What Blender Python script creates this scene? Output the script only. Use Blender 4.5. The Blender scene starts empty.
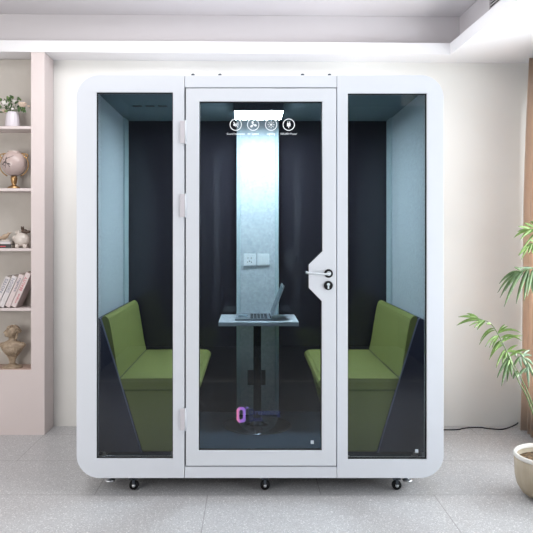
import bpy, bmesh, math, random
from math import pi, sin, cos, radians as R
from mathutils import Vector, Matrix
from mathutils.geometry import tessellate_polygon
random.seed(7)
sc = bpy.context.scene
C = sc.collection

# ------------------------------------------------------------------ camera
D = 3.75; F = 662.0; S = F / D; CX = -0.057; CZ = 1.467; VX = 250.0; VY = 238.0
cam = bpy.data.objects.new('camera', bpy.data.cameras.new('camera')); C.objects.link(cam)
cam.location = (CX, -D, CZ); cam.rotation_euler = (pi / 2, 0, 0)
cam.data.sensor_width = 36; cam.data.lens = F / 533 * 36
cam.data.shift_x = (266.5 - VX) / 533; cam.data.shift_y = -(266.5 - VY) / 533
cam.data.clip_start = 0.02
sc.camera = cam

def PX(px, y=0.0): return (px - VX) * (D + y) / F + CX
def PZ(py, y=0.0): return CZ + (VY - py) * (D + y) / F

# ------------------------------------------------------------------ materials
def mat(name, col, rough=0.6, metal=0.0, spec=0.5, emit=None, estr=0, coat=0.0):
    m = bpy.data.materials.new(name); m.use_nodes = True
    b = m.node_tree.nodes['Principled BSDF']
    b.inputs['Base Color'].default_value = (*col, 1); b.inputs['Roughness'].default_value = rough
    b.inputs['Metallic'].default_value = metal; b.inputs['Specular IOR Level'].default_value = spec
    b.inputs['Coat Weight'].default_value = coat
    if emit: b.inputs['Emission Color'].default_value = (*emit, 1); b.inputs['Emission Strength'].default_value = estr
    return m

def N(m, typ, **kw):
    n = m.node_tree.nodes.new(typ)
    for k, v in kw.items(): setattr(n, k, v)
    return n

def speckle(m, col, col2, scale, lo=.4, hi=.6, detail=3, bump=0.0, stretch=None, typ='noise'):
    """procedural two-tone grain from object coordinates"""
    nt = m.node_tree; L = nt.links; b = nt.nodes['Principled BSDF']
    tc = N(m, 'ShaderNodeTexCoord'); src = tc.outputs['Object']
    if stretch:
        mp = N(m, 'ShaderNodeMapping'); mp.inputs['Scale'].default_value = stretch
        L.new(src, mp.inputs[0]); src = mp.outputs[0]
    no = N(m, 'ShaderNodeTexNoise'); no.inputs['Scale'].default_value = scale; no.inputs['Detail'].default_value = detail
    L.new(src, no.inputs['Vector'])
    mr = N(m, 'ShaderNodeMapRange'); mr.inputs[1].default_value = lo; mr.inputs[2].default_value = hi
    L.new(no.outputs['Fac'], mr.inputs[0])
    mx = N(m, 'ShaderNodeMix', data_type='RGBA')
    mx.inputs['A'].default_value = (*col, 1); mx.inputs['B'].default_value = (*col2, 1)
    L.new(mr.outputs[0], mx.inputs['Factor']); L.new(mx.outputs['Result'], b.inputs['Base Color'])
    if bump:
        bp = N(m, 'ShaderNodeBump'); bp.inputs['Strength'].default_value = bump; bp.inputs['Distance'].default_value = .002
        L.new(no.outputs['Fac'], bp.inputs['Height']); L.new(bp.outputs[0], b.inputs['Normal'])
    return m

M = {}
M['white'] = mat('booth white powder coat', (.60, .625, .67), .45)
M['door_white'] = mat('door white', (.605, .63, .67), .42)
M['seam'] = mat('seam rubber', (.06, .06, .07), .7)
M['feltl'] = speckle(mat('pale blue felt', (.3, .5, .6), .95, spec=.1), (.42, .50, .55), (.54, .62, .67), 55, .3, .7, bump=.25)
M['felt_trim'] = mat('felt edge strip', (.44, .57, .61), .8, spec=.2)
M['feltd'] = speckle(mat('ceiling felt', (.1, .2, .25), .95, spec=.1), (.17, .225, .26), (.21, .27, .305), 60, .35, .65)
M['carpet'] = speckle(mat('navy carpet', (.03, .05, .08), .95, spec=.1), (.03, .055, .085), (.05, .08, .115), 120, .35, .65, bump=.3)
M['dark_glass'] = mat('smoked back glass', (.024, .023, .031), .04, spec=.5)
M['black'] = mat('black rubber', (.008, .008, .009), .6, spec=.2)
M['dark_metal'] = mat('dark housing', (.04, .05, .065), .5)
M['chrome'] = mat('chrome', (.75, .77, .8), .12, 1.0)
M['hinge'] = mat('pearl hinge', (.54, .52, .55), .4)
M['steel'] = mat('brushed steel', (.7, .72, .75), .3, 1.0)
M['plastic'] = mat('white plastic', (.72, .8, .84), .4)
M['grey_line'] = mat('grey plastic line', (.22, .27, .3), .5)
M['green'] = speckle(mat('green fabric', (.14, .2, .05), .75, spec=.25), (.225, .258, .078), (.24, .275, .085), 90, .3, .7)
M['green_seam'] = mat('green seam', (.05, .08, .015), .8)
M['charcoal'] = speckle(mat('charcoal fabric', (.03, .03, .045), .8, spec=.25), (.046, .05, .08), (.049, .053, .085), 90, .3, .7)
M['piping'] = mat('grey blue piping', (.22, .24, .34), .6)
M['table'] = mat('pale table laminate', (.58, .66, .72), .35)
M['table_edge'] = mat('table edge band', (.26, .31, .36), .5)
M['pole'] = mat('black chrome', (.7, .7, .66), .2, 1.0)
M['base_disc'] = mat('polished dark base', (.10, .12, .15), .12, .8)
M['lever'] = mat('satin lever', (.50, .54, .57), .4)
M['laptop'] = mat('laptop aluminium', (.42, .47, .52), .32, .8)
M['screen'] = mat('laptop screen', (.16, .24, .30), .15)
M['keys'] = mat('laptop keys', (.015, .018, .025), .5)
M['led'] = mat('led diffuser', (.9, .95, 1), .5, emit=(.84, .94, 1.0), estr=115)
M['print'] = mat('white glass print', (.9, .92, .95), .5, emit=None)
M['logo_text'] = mat('navy glass print', (.025, .035, .13), .5)
M['blue_label'] = mat('small grey print', (.45, .5, .55), .5)

g = mat('door pane glass', (1, 1, 1), 0); nt = g.node_tree; nt.nodes.remove(nt.nodes['Principled BSDF'])
def thin_glass(m, tint, k=1.0):
    nt = m.node_tree; out = [n for n in nt.nodes if n.type == 'OUTPUT_MATERIAL'][0]
    t = N(m, 'ShaderNodeBsdfTransparent'); t.inputs[0].default_value = (*tint, 1)
    gl = N(m, 'ShaderNodeBsdfGlossy'); gl.inputs['Roughness'].default_value = 0.0
    fr = N(m, 'ShaderNodeFresnel'); ge = N(m, 'ShaderNodeNewGeometry')
    ir = N(m, 'ShaderNodeMapRange'); ir.inputs[3].default_value = 1.45; ir.inputs[4].default_value = 1 / 1.45   # same 1.45 from either face of the thin pane
    nt.links.new(ge.outputs['Backfacing'], ir.inputs[0]); nt.links.new(ir.outputs[0], fr.inputs[0])
    mu = N(m, 'ShaderNodeMath', operation='MULTIPLY'); mu.inputs[1].default_value = k
    nt.links.new(fr.outputs[0], mu.inputs[0])
    mx = N(m, 'ShaderNodeMixShader')
    nt.links.new(mu.outputs[0], mx.inputs[0]); nt.links.new(t.outputs[0], mx.inputs[1]); nt.links.new(gl.outputs[0], mx.inputs[2])
    nt.links.new(mx.outputs[0], out.inputs[0])
thin_glass(g, (.735, .765, .785), 1.35); M['glass'] = g      # two faces: squares up
g2 = mat('window glass', (1, 1, 1), 0); g2.node_tree.nodes.remove(g2.node_tree.nodes['Principled BSDF']); thin_glass(g2, (.98, .98, .98)); M['wglass'] = g2

# logo gradient: pink at left to violet to pale at right (the print's own colours)
lg = mat('violet gradient print', (.5, .3, .8), .5); M['logo'] = lg
_tc = N(lg, 'ShaderNodeTexCoord'); _sp = N(lg, 'ShaderNodeSeparateXYZ'); _cr = N(lg, 'ShaderNodeValToRGB')
lg.node_tree.links.new(_tc.outputs['Generated'], _sp.inputs[0]); lg.node_tree.links.new(_sp.outputs['X'], _cr.inputs[0])
e = _cr.color_ramp.elements
e[0].color = (.75, .22, .38, 1); e[1].color = (.16, .12, .50, 1)
x = e.new(.35); x.color = (.33, .14, .55, 1)
lg.node_tree.links.new(_cr.outputs[0], lg.node_tree.nodes['Principled BSDF'].inputs['Base Color'])

# walls, ceilings
M['wall'] = speckle(mat('wall paint', (.7, .7, .68), .85, spec=.2), (.755, .75, .72), (.77, .765, .735), 3)
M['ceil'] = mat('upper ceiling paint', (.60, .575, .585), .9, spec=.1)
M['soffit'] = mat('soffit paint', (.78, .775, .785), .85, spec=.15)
M['case'] = mat('bookcase lacquer', (.64, .565, .55), .6, spec=.3)
M['niche_floor'] = mat('tan niche floor', (.50, .36, .30), .6)
M['case_back'] = speckle(mat('bookcase back', (.5, .48, .44), .8), (.47, .44, .40), (.50, .47, .43), 6)
M['corridor'] = mat('lobby paint', (.16, .16, .18), .9, spec=.1)

# terrazzo floor with tile joints
fm = mat('terrazzo tiles', (.4, .4, .42), .38, spec=.45); M['floor'] = fm
nt = fm.node_tree; L = nt.links; b = nt.nodes['Principled BSDF']
tc = N(fm, 'ShaderNodeTexCoord')
v1 = N(fm, 'ShaderNodeTexVoronoi'); v1.inputs['Scale'].default_value = 190; L.new(tc.outputs['Object'], v1.inputs['Vector'])
sp = N(fm, 'ShaderNodeSeparateColor'); L.new(v1.outputs['Color'], sp.inputs[0])
c1 = N(fm, 'ShaderNodeValToRGB'); ce = c1.color_ramp.elements
ce[0].position = 0; ce[0].color = (.36, .355, .365, 1); ce[1].position = 1; ce[1].color = (.70, .70, .70, 1)
for p, c in ((.14, (.40, .395, .40)), (.16, (.47, .468, .475)), (.90, (.47, .468, .475)), (.92, (.68, .68, .68))):
    q = ce.new(p); q.color = (*c, 1)
L.new(sp.outputs[0], c1.inputs[0])
n2 = N(fm, 'ShaderNodeTexNoise'); n2.inputs['Scale'].default_value = 170; L.new(tc.outputs['Object'], n2.inputs['Vector'])
c2 = N(fm, 'ShaderNodeMapRange'); c2.inputs[1].default_value = .35; c2.inputs[2].default_value = .65; c2.inputs[3].default_value = .9; c2.inputs[4].default_value = 1.1
L.new(n2.outputs['Fac'], c2.inputs[0])
mm = N(fm, 'ShaderNodeMix', data_type='RGBA', blend_type='MULTIPLY'); mm.inputs['Factor'].default_value = 1
L.new(c1.outputs[0], mm.inputs['A']); L.new(c2.outputs[0], mm.inputs['B'])
xy = N(fm, 'ShaderNodeSeparateXYZ'); L.new(tc.outputs['Object'], xy.inputs[0])
def joint(sock, off, size, w):
    a = N(fm, 'ShaderNodeMath', operation='SUBTRACT'); L.new(sock, a.inputs[0]); a.inputs[1].default_value = off - size * 20
    d = N(fm, 'ShaderNodeMath', operation='MODULO'); L.new(a.outputs[0], d.inputs[0]); d.inputs[1].default_value = size
    l = N(fm, 'ShaderNodeMath', operation='LESS_THAN'); L.new(d.outputs[0], l.inputs[0]); l.inputs[1].default_value = w
    return l.outputs[0]
_rs = N(fm, 'ShaderNodeMath', operation='SUBTRACT'); L.new(xy.outputs['Y'], _rs.inputs[0]); _rs.inputs[1].default_value = .028 - 1.16 * 20 + .58
_rm = N(fm, 'ShaderNodeMath', operation='MODULO'); L.new(_rs.outputs[0], _rm.inputs[0]); _rm.inputs[1].default_value = 1.16
_rg = N(fm, 'ShaderNodeMath', operation='GREATER_THAN'); L.new(_rm.outputs[0], _rg.inputs[0]); _rg.inputs[1].default_value = .58
_ro = N(fm, 'ShaderNodeMath', operation='MULTIPLY_ADD'); L.new(_rg.outputs[0], _ro.inputs[0]); _ro.inputs[1].default_value = .6465; L.new(xy.outputs['X'], _ro.inputs[2])
ja = joint(_ro.outputs[0], -.302, 1.293, .005); jb = joint(xy.outputs['Y'], .028, .58, .005)
jm = N(fm, 'ShaderNodeMath', operation='MAXIMUM'); L.new(ja, jm.inputs[0]); L.new(jb, jm.inputs[1])
jf = N(fm, 'ShaderNodeMath', operation='MULTIPLY'); L.new(jm.outputs[0], jf.inputs[0]); jf.inputs[1].default_value = .62
m3 = N(fm, 'ShaderNodeMix', data_type='RGBA'); L.new(jf.outputs[0], m3.inputs['Factor']); L.new(mm.outputs['Result'], m3.inputs['A'])
m3.inputs['B'].default_value = (.17, .16, .16, 1); L.new(m3.outputs['Result'], b.inputs['Base Color'])

# decor
M['vase_lilac'] = speckle(mat('lilac ribbed ceramic', (.5, .46, .5), .35), (.50, .46, .50), (.66, .62, .66), 9, .4, .6, stretch=(1, 1, .02))
M['petal_w'] = mat('white petal', (.78, .75, .72), .7)
M['petal_c'] = mat('cream petal', (.66, .52, .42), .7)
M['leaf_d'] = mat('dark leaf', (.05, .10, .03), .6)
M['leaf_m'] = mat('mid leaf', (.13, .21, .06), .6)
M['urn'] = speckle(mat('blush glazed ceramic', (.5, .4, .37), .25), (.44, .35, .33), (.52, .41, .37), 8)
M['ink'] = mat('dark floral decal', (.04, .03, .03), .5)
M['gold'] = mat('antique gold', (.40, .25, .12), .35, 1.0)
M['ceramic'] = mat('cream glazed ceramic', (.60, .54, .49), .15)
M['brown'] = mat('dark brown glaze', (.07, .04, .025), .3)
M['paper'] = mat('book pages', (.62, .57, .52), .85)
M['cover_w'] = mat('white book cover', (.62, .58, .58), .6)
M['cover_p'] = mat('pale pink book cover', (.62, .53, .52), .6)
M['cover_k'] = mat('black book cover', (.02, .02, .02), .5)
M['red_ink'] = mat('red spine ink', (.50, .06, .08), .6)
M['blue_ink'] = mat('grey blue spine ink', (.12, .13, .2), .6)
M['shell'] = mat('sandy ceramic', (.42, .31, .22), .5)
M['bronze'] = speckle(mat('antique tan resin', (.25, .18, .11), .5), (.25, .185, .125), (.40, .31, .22), 45, .35, .65, bump=.6)
M['frond1'] = speckle(mat('fresh palm leaf', (.2, .32, .08), .5), (.125, .225, .045), (.20, .315, .08), 25)
M['frond2'] = speckle(mat('deep palm leaf', (.1, .18, .06), .5), (.07, .13, .045), (.125, .205, .075), 25)
M['frond3'] = speckle(mat('pale palm leaf', (.3, .4, .3), .6), (.18, .27, .17), (.25, .35, .22), 25)
M['stem'] = mat('palm stem', (.12, .20, .06), .5)
M['pot'] = speckle(mat('aged cement pot', (.45, .38, .28), .8), (.36, .30, .215), (.50, .435, .34), 9, .35, .7, 6, bump=.3, stretch=(1, 1, .35))
M['pot_rim'] = mat('pale pot rim', (.68, .66, .62), .6)
M['soil'] = speckle(mat('potting soil', (.1, .06, .03), .95), (.05, .03, .015), (.30, .19, .09), 60)
M['curtain'] = speckle(mat('beige linen', (.55, .46, .40), .9, spec=.1), (.76, .66, .57), (.80, .70, .61), 120, stretch=(1, 1, .2))
_c = M['curtain']; _nt = _c.node_tree; _b = _nt.nodes['Principled BSDF']; _o = [n for n in _nt.nodes if n.type == 'OUTPUT_MATERIAL'][0]
_tr = N(_c, 'ShaderNodeBsdfTranslucent'); _tr.inputs[0].default_value = (.84, .72, .61, 1); _mx = N(_c, 'ShaderNodeMixShader'); _mx.inputs[0].default_value = .6
_nt.links.new(_b.outputs[0], _mx.inputs[1]); _nt.links.new(_tr.outputs[0], _mx.inputs[2]); _nt.links.new(_mx.outputs[0], _o.inputs[0])
M['grille'] = mat('vent slot dark', (.05, .045, .045), .7)
M['cord'] = mat('black cord', (.012, .012, .014), .5)

# ------------------------------------------------------------------ mesh helpers
class MB:
    def __init__(self): self.bm = bmesh.new(); self.mi = 0
    def _new(self, faces):
        for f in faces: f.material_index = self.mi
        return self
    def box(self, x0, x1, y0, y1, z0, z1, rot=None, piv=None):
        r = bmesh.ops.create_cube(self.bm, size=1)
        vs = r['verts']
        for v in vs:
            v.co = Vector(((x0 + x1) / 2 + v.co.x * (x1 - x0), (y0 + y1) / 2 + v.co.y * (y1 - y0), (z0 + z1) / 2 + v.co.z * (z1 - z0)))
        if rot is not None:
            p = Vector(piv) if piv is not None else Vector(((x0 + x1) / 2, (y0 + y1) / 2, (z0 + z1) / 2))
            for v in vs: v.co = rot @ (v.co - p) + p
        return self._new({f for v in vs for f in v.link_faces})
    def plate(self, outer, holes, a0, a1, axis='y'):
        """polygon (u,v) with holes, extruded from a0 to a1 along an axis; y: (u,v)=(x,z), z: (u,v)=(x,y), x: (u,v)=(y,z)"""
        def P(u, v, a):
            return {'y': (u, a, v), 'z': (u, v, a), 'x': (a, u, v)}[axis]
        loops = [outer] + list(holes); flat = [p for l in loops for p in l]
        tris = tessellate_polygon([[Vector((u, v, 0)) for u, v in l] for l in loops])
        va = [self.bm.verts.new(P(u, v, a0)) for u, v in flat]; vb = [self.bm.verts.new(P(u, v, a1)) for u, v in flat]
        fs = []
        for t in tris:
            try:
                fs.append(self.bm.faces.new([va[i] for i in t])); fs.append(self.bm.faces.new([vb[i] for i in reversed(t)]))
            except ValueError: pass
        k = 0
        for l in loops:
            n = len(l)
            for i in range(n):
                j = (i + 1) % n
                fs.append(self.bm.faces.new([va[k + i], va[k + j], vb[k + j], vb[k + i]]))
            k += n
        bmesh.ops.recalc_face_normals(self.bm, faces=fs)
        return self._new(fs)
    def lathe(self, prof, c=(0, 0, 0), n=28, rot=None, sx=1, sy=1, cap=True):
        c = Vector(c); rings = []
        for r, z in prof:
            ring = []
            for k in range(n):
                p = Vector((cos(2 * pi * k / n) * r * sx, sin(2 * pi * k / n) * r * sy, z))
                if rot is not None: p = rot @ p
                ring.append(self.bm.verts.new(p + c))
            rings.append(ring)
        fs = []
        for a, b_ in zip(rings, rings[1:]):
            for k in range(n): fs.append(self.bm.faces.new([a[k], a[(k + 1) % n], b_[(k + 1) % n], b_[k]]))
        if cap:
            fs.append(self.bm.faces.new(list(reversed(rings[0])))); fs.append(self.bm.faces.new(rings[-1]))
        bmesh.ops.recalc_face_normals(self.bm, faces=fs)
        for f in fs: f.smooth = len(f.verts) == 4
        return self._new(fs)
    def ball(self, c, r, s=(1, 1, 1), rot=None, seg=18):
        q = bmesh.ops.create_uvsphere(self.bm, u_segments=seg, v_segments=max(8, seg * 2 // 3), radius=r)
        for v in q['verts']:
            p = Vector((v.co.x * s[0], v.co.y * s[1], v.co.z * s[2]))
            if rot is not None: p = rot @ p
            v.co = p + Vector(c)
        fs = {f for v in q['verts'] for f in v.link_faces}
        for f in fs: f.smooth = True
        return self._new(fs)
    def tube(self, pts, r, n=8, r1=None):
        pts = [Vector(p) for p in pts]; rings = []; m = len(pts)
        up = Vector((0.013, 0.9, 0.37)).normalized()
        for i, p in enumerate(pts):
            t = (pts[min(i + 1, m - 1)] - pts[max(i - 1, 0)]).normalized()
            a = t.cross(up)
            if a.length < 1e-3: a = t.cross(Vector((1, 0, 0)))
            a.normalize(); b_ = t.cross(a)
            rr = r if r1 is None else r + (r1 - r) * i / (m - 1)
            rings.append([self.bm.verts.new(p + a * cos(2 * pi * k / n) * rr + b_ * sin(2 * pi * k / n) * rr) for k in range(n)])
        fs = []
        for a, b_ in zip(rings, rings[1:]):
            for k in range(n): fs.append(self.bm.faces.new([a[k], a[(k + 1) % n], b_[(k + 1) % n], b_[k]]))
        fs.append(self.bm.faces.new(list(reversed(rings[0])))); fs.append(self.bm.faces.new(rings[-1]))
        bmesh.ops.recalc_face_normals(self.bm, faces=fs)
        for f in fs: f.smooth = len(f.verts) == 4
        return self._new(fs)
    def leaf(self, base, tip, w, sag=0.0, side=None, n=7, fold=.25):
        """slender pointed blade that arches and folds along its midrib, thin but solid"""
        base = Vector(base); tip = Vector(tip); d = tip - base
        s_ = d.cross(Vector((0, 1, .25)) if side is None else Vector(side)).normalized()
        nrm = s_.cross(d).normalized(); rows = []
        for i in range(n + 1):
            t = i / n; c = base + d * t + Vector((0, 0, 1)) * sag * 4 * t * (1 - t)
            ww = w * (sin(pi * min(1, t ** .75)) ** .8 if 0 < t < 1 else 0) + .0006
            rows.append([c - s_ * ww + nrm * ww * fold, c + nrm * 0, c + s_ * ww + nrm * ww * fold])
        th = nrm * .0006; fs = []
        top = [[self.bm.verts.new(p + th) for p in r_] for r_ in rows]; bot = [[self.bm.verts.new(p - th) for p in r_] for r_ in rows]
        for i in range(n):
            for k in range(2):
                fs.append(self.bm.faces.new([top[i][k], top[i][k + 1], top[i + 1][k + 1], top[i + 1][k]]))
                fs.append(self.bm.faces.new([bot[i][k], bot[i + 1][k], bot[i + 1][k + 1], bot[i][k + 1]]))
            fs.append(self.bm.faces.new([top[i][0], top[i + 1][0], bot[i + 1][0], bot[i][0]]))
            fs.append(self.bm.faces.new([top[i][2], bot[i][2], bot[i + 1][2], top[i + 1][2]]))
        for q in ((top[0], bot[0]), (top[n], bot[n])):
            fs.append(self.bm.faces.new([q[0][0], q[0][1], q[0][2], q[1][2], q[1][1], q[1][0]]))
        for f in fs: f.smooth = True
        return self._new(fs)
    def obj(self, name, mats, parent=None, bevel=0, seg=2, loc=None, sub=0, smooth=False):
        me = bpy.data.meshes.new(name); self.bm.to_mesh(me); self.bm.free()
        for m in (mats if isinstance(mats, (list, tuple)) else [mats]): me.materials.append(M[m])
        o = bpy.data.objects.new(name, me); C.objects.link(o)
        if smooth:
            for p in me.polygons: p.use_smooth = True
        if parent is not None:
            o.parent = parent; me.transform(Matrix.Translation(-wl(parent)))
        elif loc is not None:
            o.location = loc; me.transform(Matrix.Translation(-Vector(loc)))
        if bevel:
            bv = o.modifiers.new('bevel', 'BEVEL'); bv.width = bevel; bv.segments = seg; bv.limit_method = 'ANGLE'; bv.angle_limit = R(40); bv.harden_normals = False
        if sub:
            s_ = o.modifiers.new('sub', 'SUBSURF'); s_.levels = sub; s_.render_levels = sub
        return o

def wl(o):
    v = Vector((0, 0, 0))
    while o is not None: v += o.location; o = o.parent
    return v
def thing(name, loc, label, cat, group=None):
    o = bpy.data.objects.new(name, None); C.objects.link(o); o.location = loc; o.empty_display_size = .1
    return tag(o, label, cat, group)
def tag(o, label, cat, group=None):
    o['label'] = label; o['category'] = cat
    if group: o['group'] = group
    return o
def struct(o): o['kind'] = 'structure'; return o
def rect(x0, x1, z0, z1): return [(x0, z0), (x1, z0), (x1, z1), (x0, z1)]
def rrect(x0, x1, z0, z1, rbl=0, rbr=0, rtr=0, rtl=0, n=12):
    out = []
    for (cx, cz, r, a) in ((x0, z0, rbl, pi), (x1, z0, rbr, 1.5 * pi), (x1, z1, rtr, 0), (x0, z1, rtl, .5 * pi)):
        if r == 0: out.append((cx, cz)); continue
        ox = cx + (r if cx == x0 else -r); oz = cz + (r if cz == z0 else -r)
        for k in range(n + 1):
            t = a + pi / 2 * k / n; out.append((ox + cos(t) * r, oz + sin(t) * r))
    return out
def copy_tree(o, parent=None):
    c = o.copy(); C.objects.link(c)
    if parent is not None: c.parent = parent
    for ch in list(o.children): copy_tree(ch, c)
    return c
def text_into(mb, s, x0, z0, y, h, width, depth=.0006, bold=0.0):
    """real letter shapes, width fitted, standing in the x-z plane facing -y"""
    cu = bpy.data.curves.new('t', 'FONT'); cu.body = s; cu.size = 1; cu.offset = bold; cu.resolution_u = 3
    o = bpy.data.objects.new('t', cu); C.objects.link(o); dg = bpy.context.evaluated_depsgraph_get()
    me = bpy.data.meshes.new_from_object(o.evaluated_get(dg)); xs = [v.co.x for v in me.vertices]
    a, b_ = min(xs), max(xs); k = width / (b_ - a); start = len(mb.bm.verts)
    mb.bm.verts.ensure_lookup_table(); nv = [mb.bm.verts.new((x0 + (v.co.x - a) * k, y, z0 + v.co.y * h)) for v in me.vertices]
    fs = []
    for p in me.polygons:
        try: fs.append(mb.bm.faces.new([nv[i] for i in p.vertices]))
        except ValueError: pass
    ex = bmesh.ops.extrude_face_region(mb.bm, geom=fs)
    for v in ex['geom']:
        if isinstance(v, bmesh.types.BMVert): v.co.y -= depth
    for f in mb.bm.faces:
        if all(v.index == -1 or True for v in f.verts) and f in fs: f.material_index = mb.mi
    bpy.data.objects.remove(o); bpy.data.curves.remove(cu)

# ------------------------------------------------------------------ THE ROOM
XL, XR, YB, YF = -3.6, 2.16, 1.41, -2.95
SOF = 2.843; LIP = 2.928; UP = 3.17
struct(MB().box(XL - .1, XR + .1, -5.4, YB + .1, -.1, 0).obj('floor', 'floor', loc=(0, 0, 0)))
struct(MB().box(XL - .1, XR + .1, YB, YB + .1, 0, 3.25).obj('wall_back', 'wall'))
# left wall
struct(MB().box(XL - .1, XL, YF, YB, 0, 3.25).obj('wall_left', 'wall'))
# right wall, with the opening of a tall window behind the curtain
struct(MB().plate(rect(YF, YB, 0, 3.25), [rect(-2.6, 1.3, .25, 2.5)], XR, XR + .1, 'x').obj('wall_right', 'wall'))
# front wall with a wide opening (the photographer's side) and an added window at the left for the key light
struct(MB().plate(rect(XL, XR, 0, 3.25), [[(-1.6, .001), (1.85, .001), (1.85, 2.83), (1.50, 2.83), (1.50, 3.165), (-1.6, 3.165)], rect(-3.35, -1.85, .7, 2.45)], YF - .1, YF, 'y').obj('wall_front', 'wall'))
# lobby beyond the opening
struct(MB().box(-1.8, 2.05, -5.3, -5.2, 0, 3.25).obj('wall_lobby', 'corridor'))
struct(MB().box(-1.8, -1.7, -5.2, -3.05, 0, 3.25).obj('wall_lobby_left', 'corridor'))
struct(MB().box(1.95, 2.05, -5.2, -3.05, 0, 3.25).obj('wall_lobby_right', 'corridor'))
struct(MB().box(-1.8, 2.05, -5.3, -3.05, 3.25, 3.33).obj('ceiling_lobby', 'corridor'))
# upper ceiling + lower soffit ring (underside falls very slightly to the right, as in the room)
tilt = lambda x: -.0065 * (x + 1.9)
def slab(name, outer, z0, z1, m):
    mb = MB(); mb.plate(outer, [], z0, z1, 'z')
    for v in mb.bm.verts: v.co.z += tilt(v.co.x) * 1.0
    return struct(mb.obj(name, m))
UPZ = UP
struct(MB().box(XL, XR, YF, YB, 3.25, 3.33).obj('ceiling', 'ceil'))
def rightx(y): return 1.434 + (1.18 - y) * .0453
LB = 1.18
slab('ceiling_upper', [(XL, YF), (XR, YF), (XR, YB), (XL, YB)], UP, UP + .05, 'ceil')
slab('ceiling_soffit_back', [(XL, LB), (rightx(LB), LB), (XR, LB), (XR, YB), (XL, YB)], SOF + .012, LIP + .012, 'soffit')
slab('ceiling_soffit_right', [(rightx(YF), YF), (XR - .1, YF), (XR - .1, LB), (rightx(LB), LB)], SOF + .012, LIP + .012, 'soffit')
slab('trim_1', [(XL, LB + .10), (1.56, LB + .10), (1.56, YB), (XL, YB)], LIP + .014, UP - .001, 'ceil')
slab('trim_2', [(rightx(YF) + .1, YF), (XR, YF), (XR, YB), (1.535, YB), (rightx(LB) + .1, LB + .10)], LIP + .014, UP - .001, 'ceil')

# vent grille in the upper right face
vx = rightx(.68) + .1
v = thing('ceiling_vent', (vx - .02, .25, 2.955), 'dark slotted air grille set high in the right side of the raised ceiling', 'vent')
MB().plate(rect(-.22, .70, 2.95, 3.09), [rect(-.20, .68, 2.965, 3.075)], 0, .012, 'x').obj('frame', 'ceil')
fr_ = bpy.data.objects['frame']; fr_.parent = v
for vv in fr_.data.vertices: vv.co -= Vector((0, .25, 2.955)); vv.co.x += 0
for vv in fr_.data.vertices: vv.co.x += (.68 - (vv.co.y + .25)) * .0453 + .008
mb = MB(); mb.box(vx + .001, vx + .006, -.20, .68, 2.965, 3.075)
for q in mb.bm.verts: q.co.x += (.68 - q.co.y) * .0453 - .004
mb.obj('backing', 'grille', v)
for k in range(5):
    mb = MB(); z = 2.975 + k * .021
    mb.box(vx - .010, vx - .003, -.20, .68, z, z + .006)
    for q in mb.bm.verts: q.co.x += (.68 - q.co.y) * .0453
    mb.obj('slat', 'ceil', v)

# windows; the one in the front wall is added to admit the key light
w = struct(MB().plate(rect(-2.6, 1.3, .25, 2.5), [rect(-2.54, -.68, .31, 2.44), rect(-.62, 1.24, .31, 2.44)], XR + .02, XR + .07, 'x').obj('window_1', 'white'))
MB().box(XR + .04, XR + .045, -2.54, 1.24, .31, 2.44).obj('pane', 'wglass', w)
w = struct(MB().plate(rect(-3.35, -1.85, .7, 2.45), [rect(-3.29, -2.63, .76, 2.39), rect(-2.57, -1.91, .76, 2.39)], YF - .07, YF - .02, 'y').obj('window_added', 'white'))
MB().box(-3.29, -1.91, YF - .05, YF - .045, .76, 2.39).obj('pane', 'wglass', w)

# curtain along the right wall
def curtain():
    mb = MB(); n = 260; y0, y1 = 1.33, .62; rows = []
    for zi in range(14):
        z = .012 + (2.835 - .012) * zi / 13; row = []
        for i in range(n + 1):
            t = i / n; y = y0 + (y1 - y0) * t
            a = t * 2 * pi * 8
            amp = .035 * (1 + .25 * sin(t * 17)) * (1.15 - .35 * z / 2.8)
            row.append(mb.bm.verts.new((2.065 + .035 * z / 2.8 + amp * sin(a) + .012 * sin(a * 2 + z * .7) - .03 * (1 - z / 2.8) + .01 * sin(z * 2 + t * 9), y + .012 * cos(a), z)))
        rows.append(row)
    fs = [mb.bm.faces.new([rows[j][i], rows[j][i + 1], rows[j + 1][i + 1], rows[j + 1][i]]) for j in range(13) for i in range(n)]
    for f in fs: f.smooth = True
    o = mb.obj('curtain', 'curtain'); s_ = o.modifiers.new('thick', 'SOLIDIFY'); s_.thickness = .003
    return o
tag(curtain(), 'beige pink floor length curtain hanging in folds at the right edge', 'curtain')

# ------------------------------------------------------------------ BOOKCASE
bx0, bx1 = -2.55, PX(44.5, LB); nx1 = PX(31, LB); nx0 = -2.40; YN = LB + .20
bc = thing('bookcase', (-2.0, 1.29, 0), 'tall pale pink built-in bookcase with open shelves at the left wall', 'bookcase')
topz = SOF + .010 + tilt(-1.6)
MB().box(nx1, bx1, LB, YB - .005, 0, topz).obj('side_panel', 'case', bc)
MB().box(bx0, nx0, LB, YB - .005, 0, topz).obj('side_panel', 'case', bc)
MB().box(nx0, nx1, YN, YB - .005, .40, topz).obj('back_panel', 'case_back', bc)
MB().box(nx0, nx1, LB + .004, YN, PZ(369.8, LB), PZ(369.8, LB) + .004).obj('niche_floor', 'niche_floor', bc)
MB().box(nx0, nx1, LB, YN, 0, PZ(369.8, LB)).obj('base_panel', 'case', bc)
SH = {}
for i, py in enumerate((126, 188.2, 248.3, 308.2)):
    z = PZ(py, LB); SH[i] = z
    MB().box(nx0, nx1, LB + .003, YN, z - .021, z).obj('shelf', 'case', bc, bevel=.002)
SH[4] = PZ(369.8, LB) + .004
sy = LB + .075   # depth at which ornaments stand
def bp(px, py, y=sy): return (PX(px, y), y, PZ(py, y))
K = (D + sy) / F   # metres per photo pixel on the shelf

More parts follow.
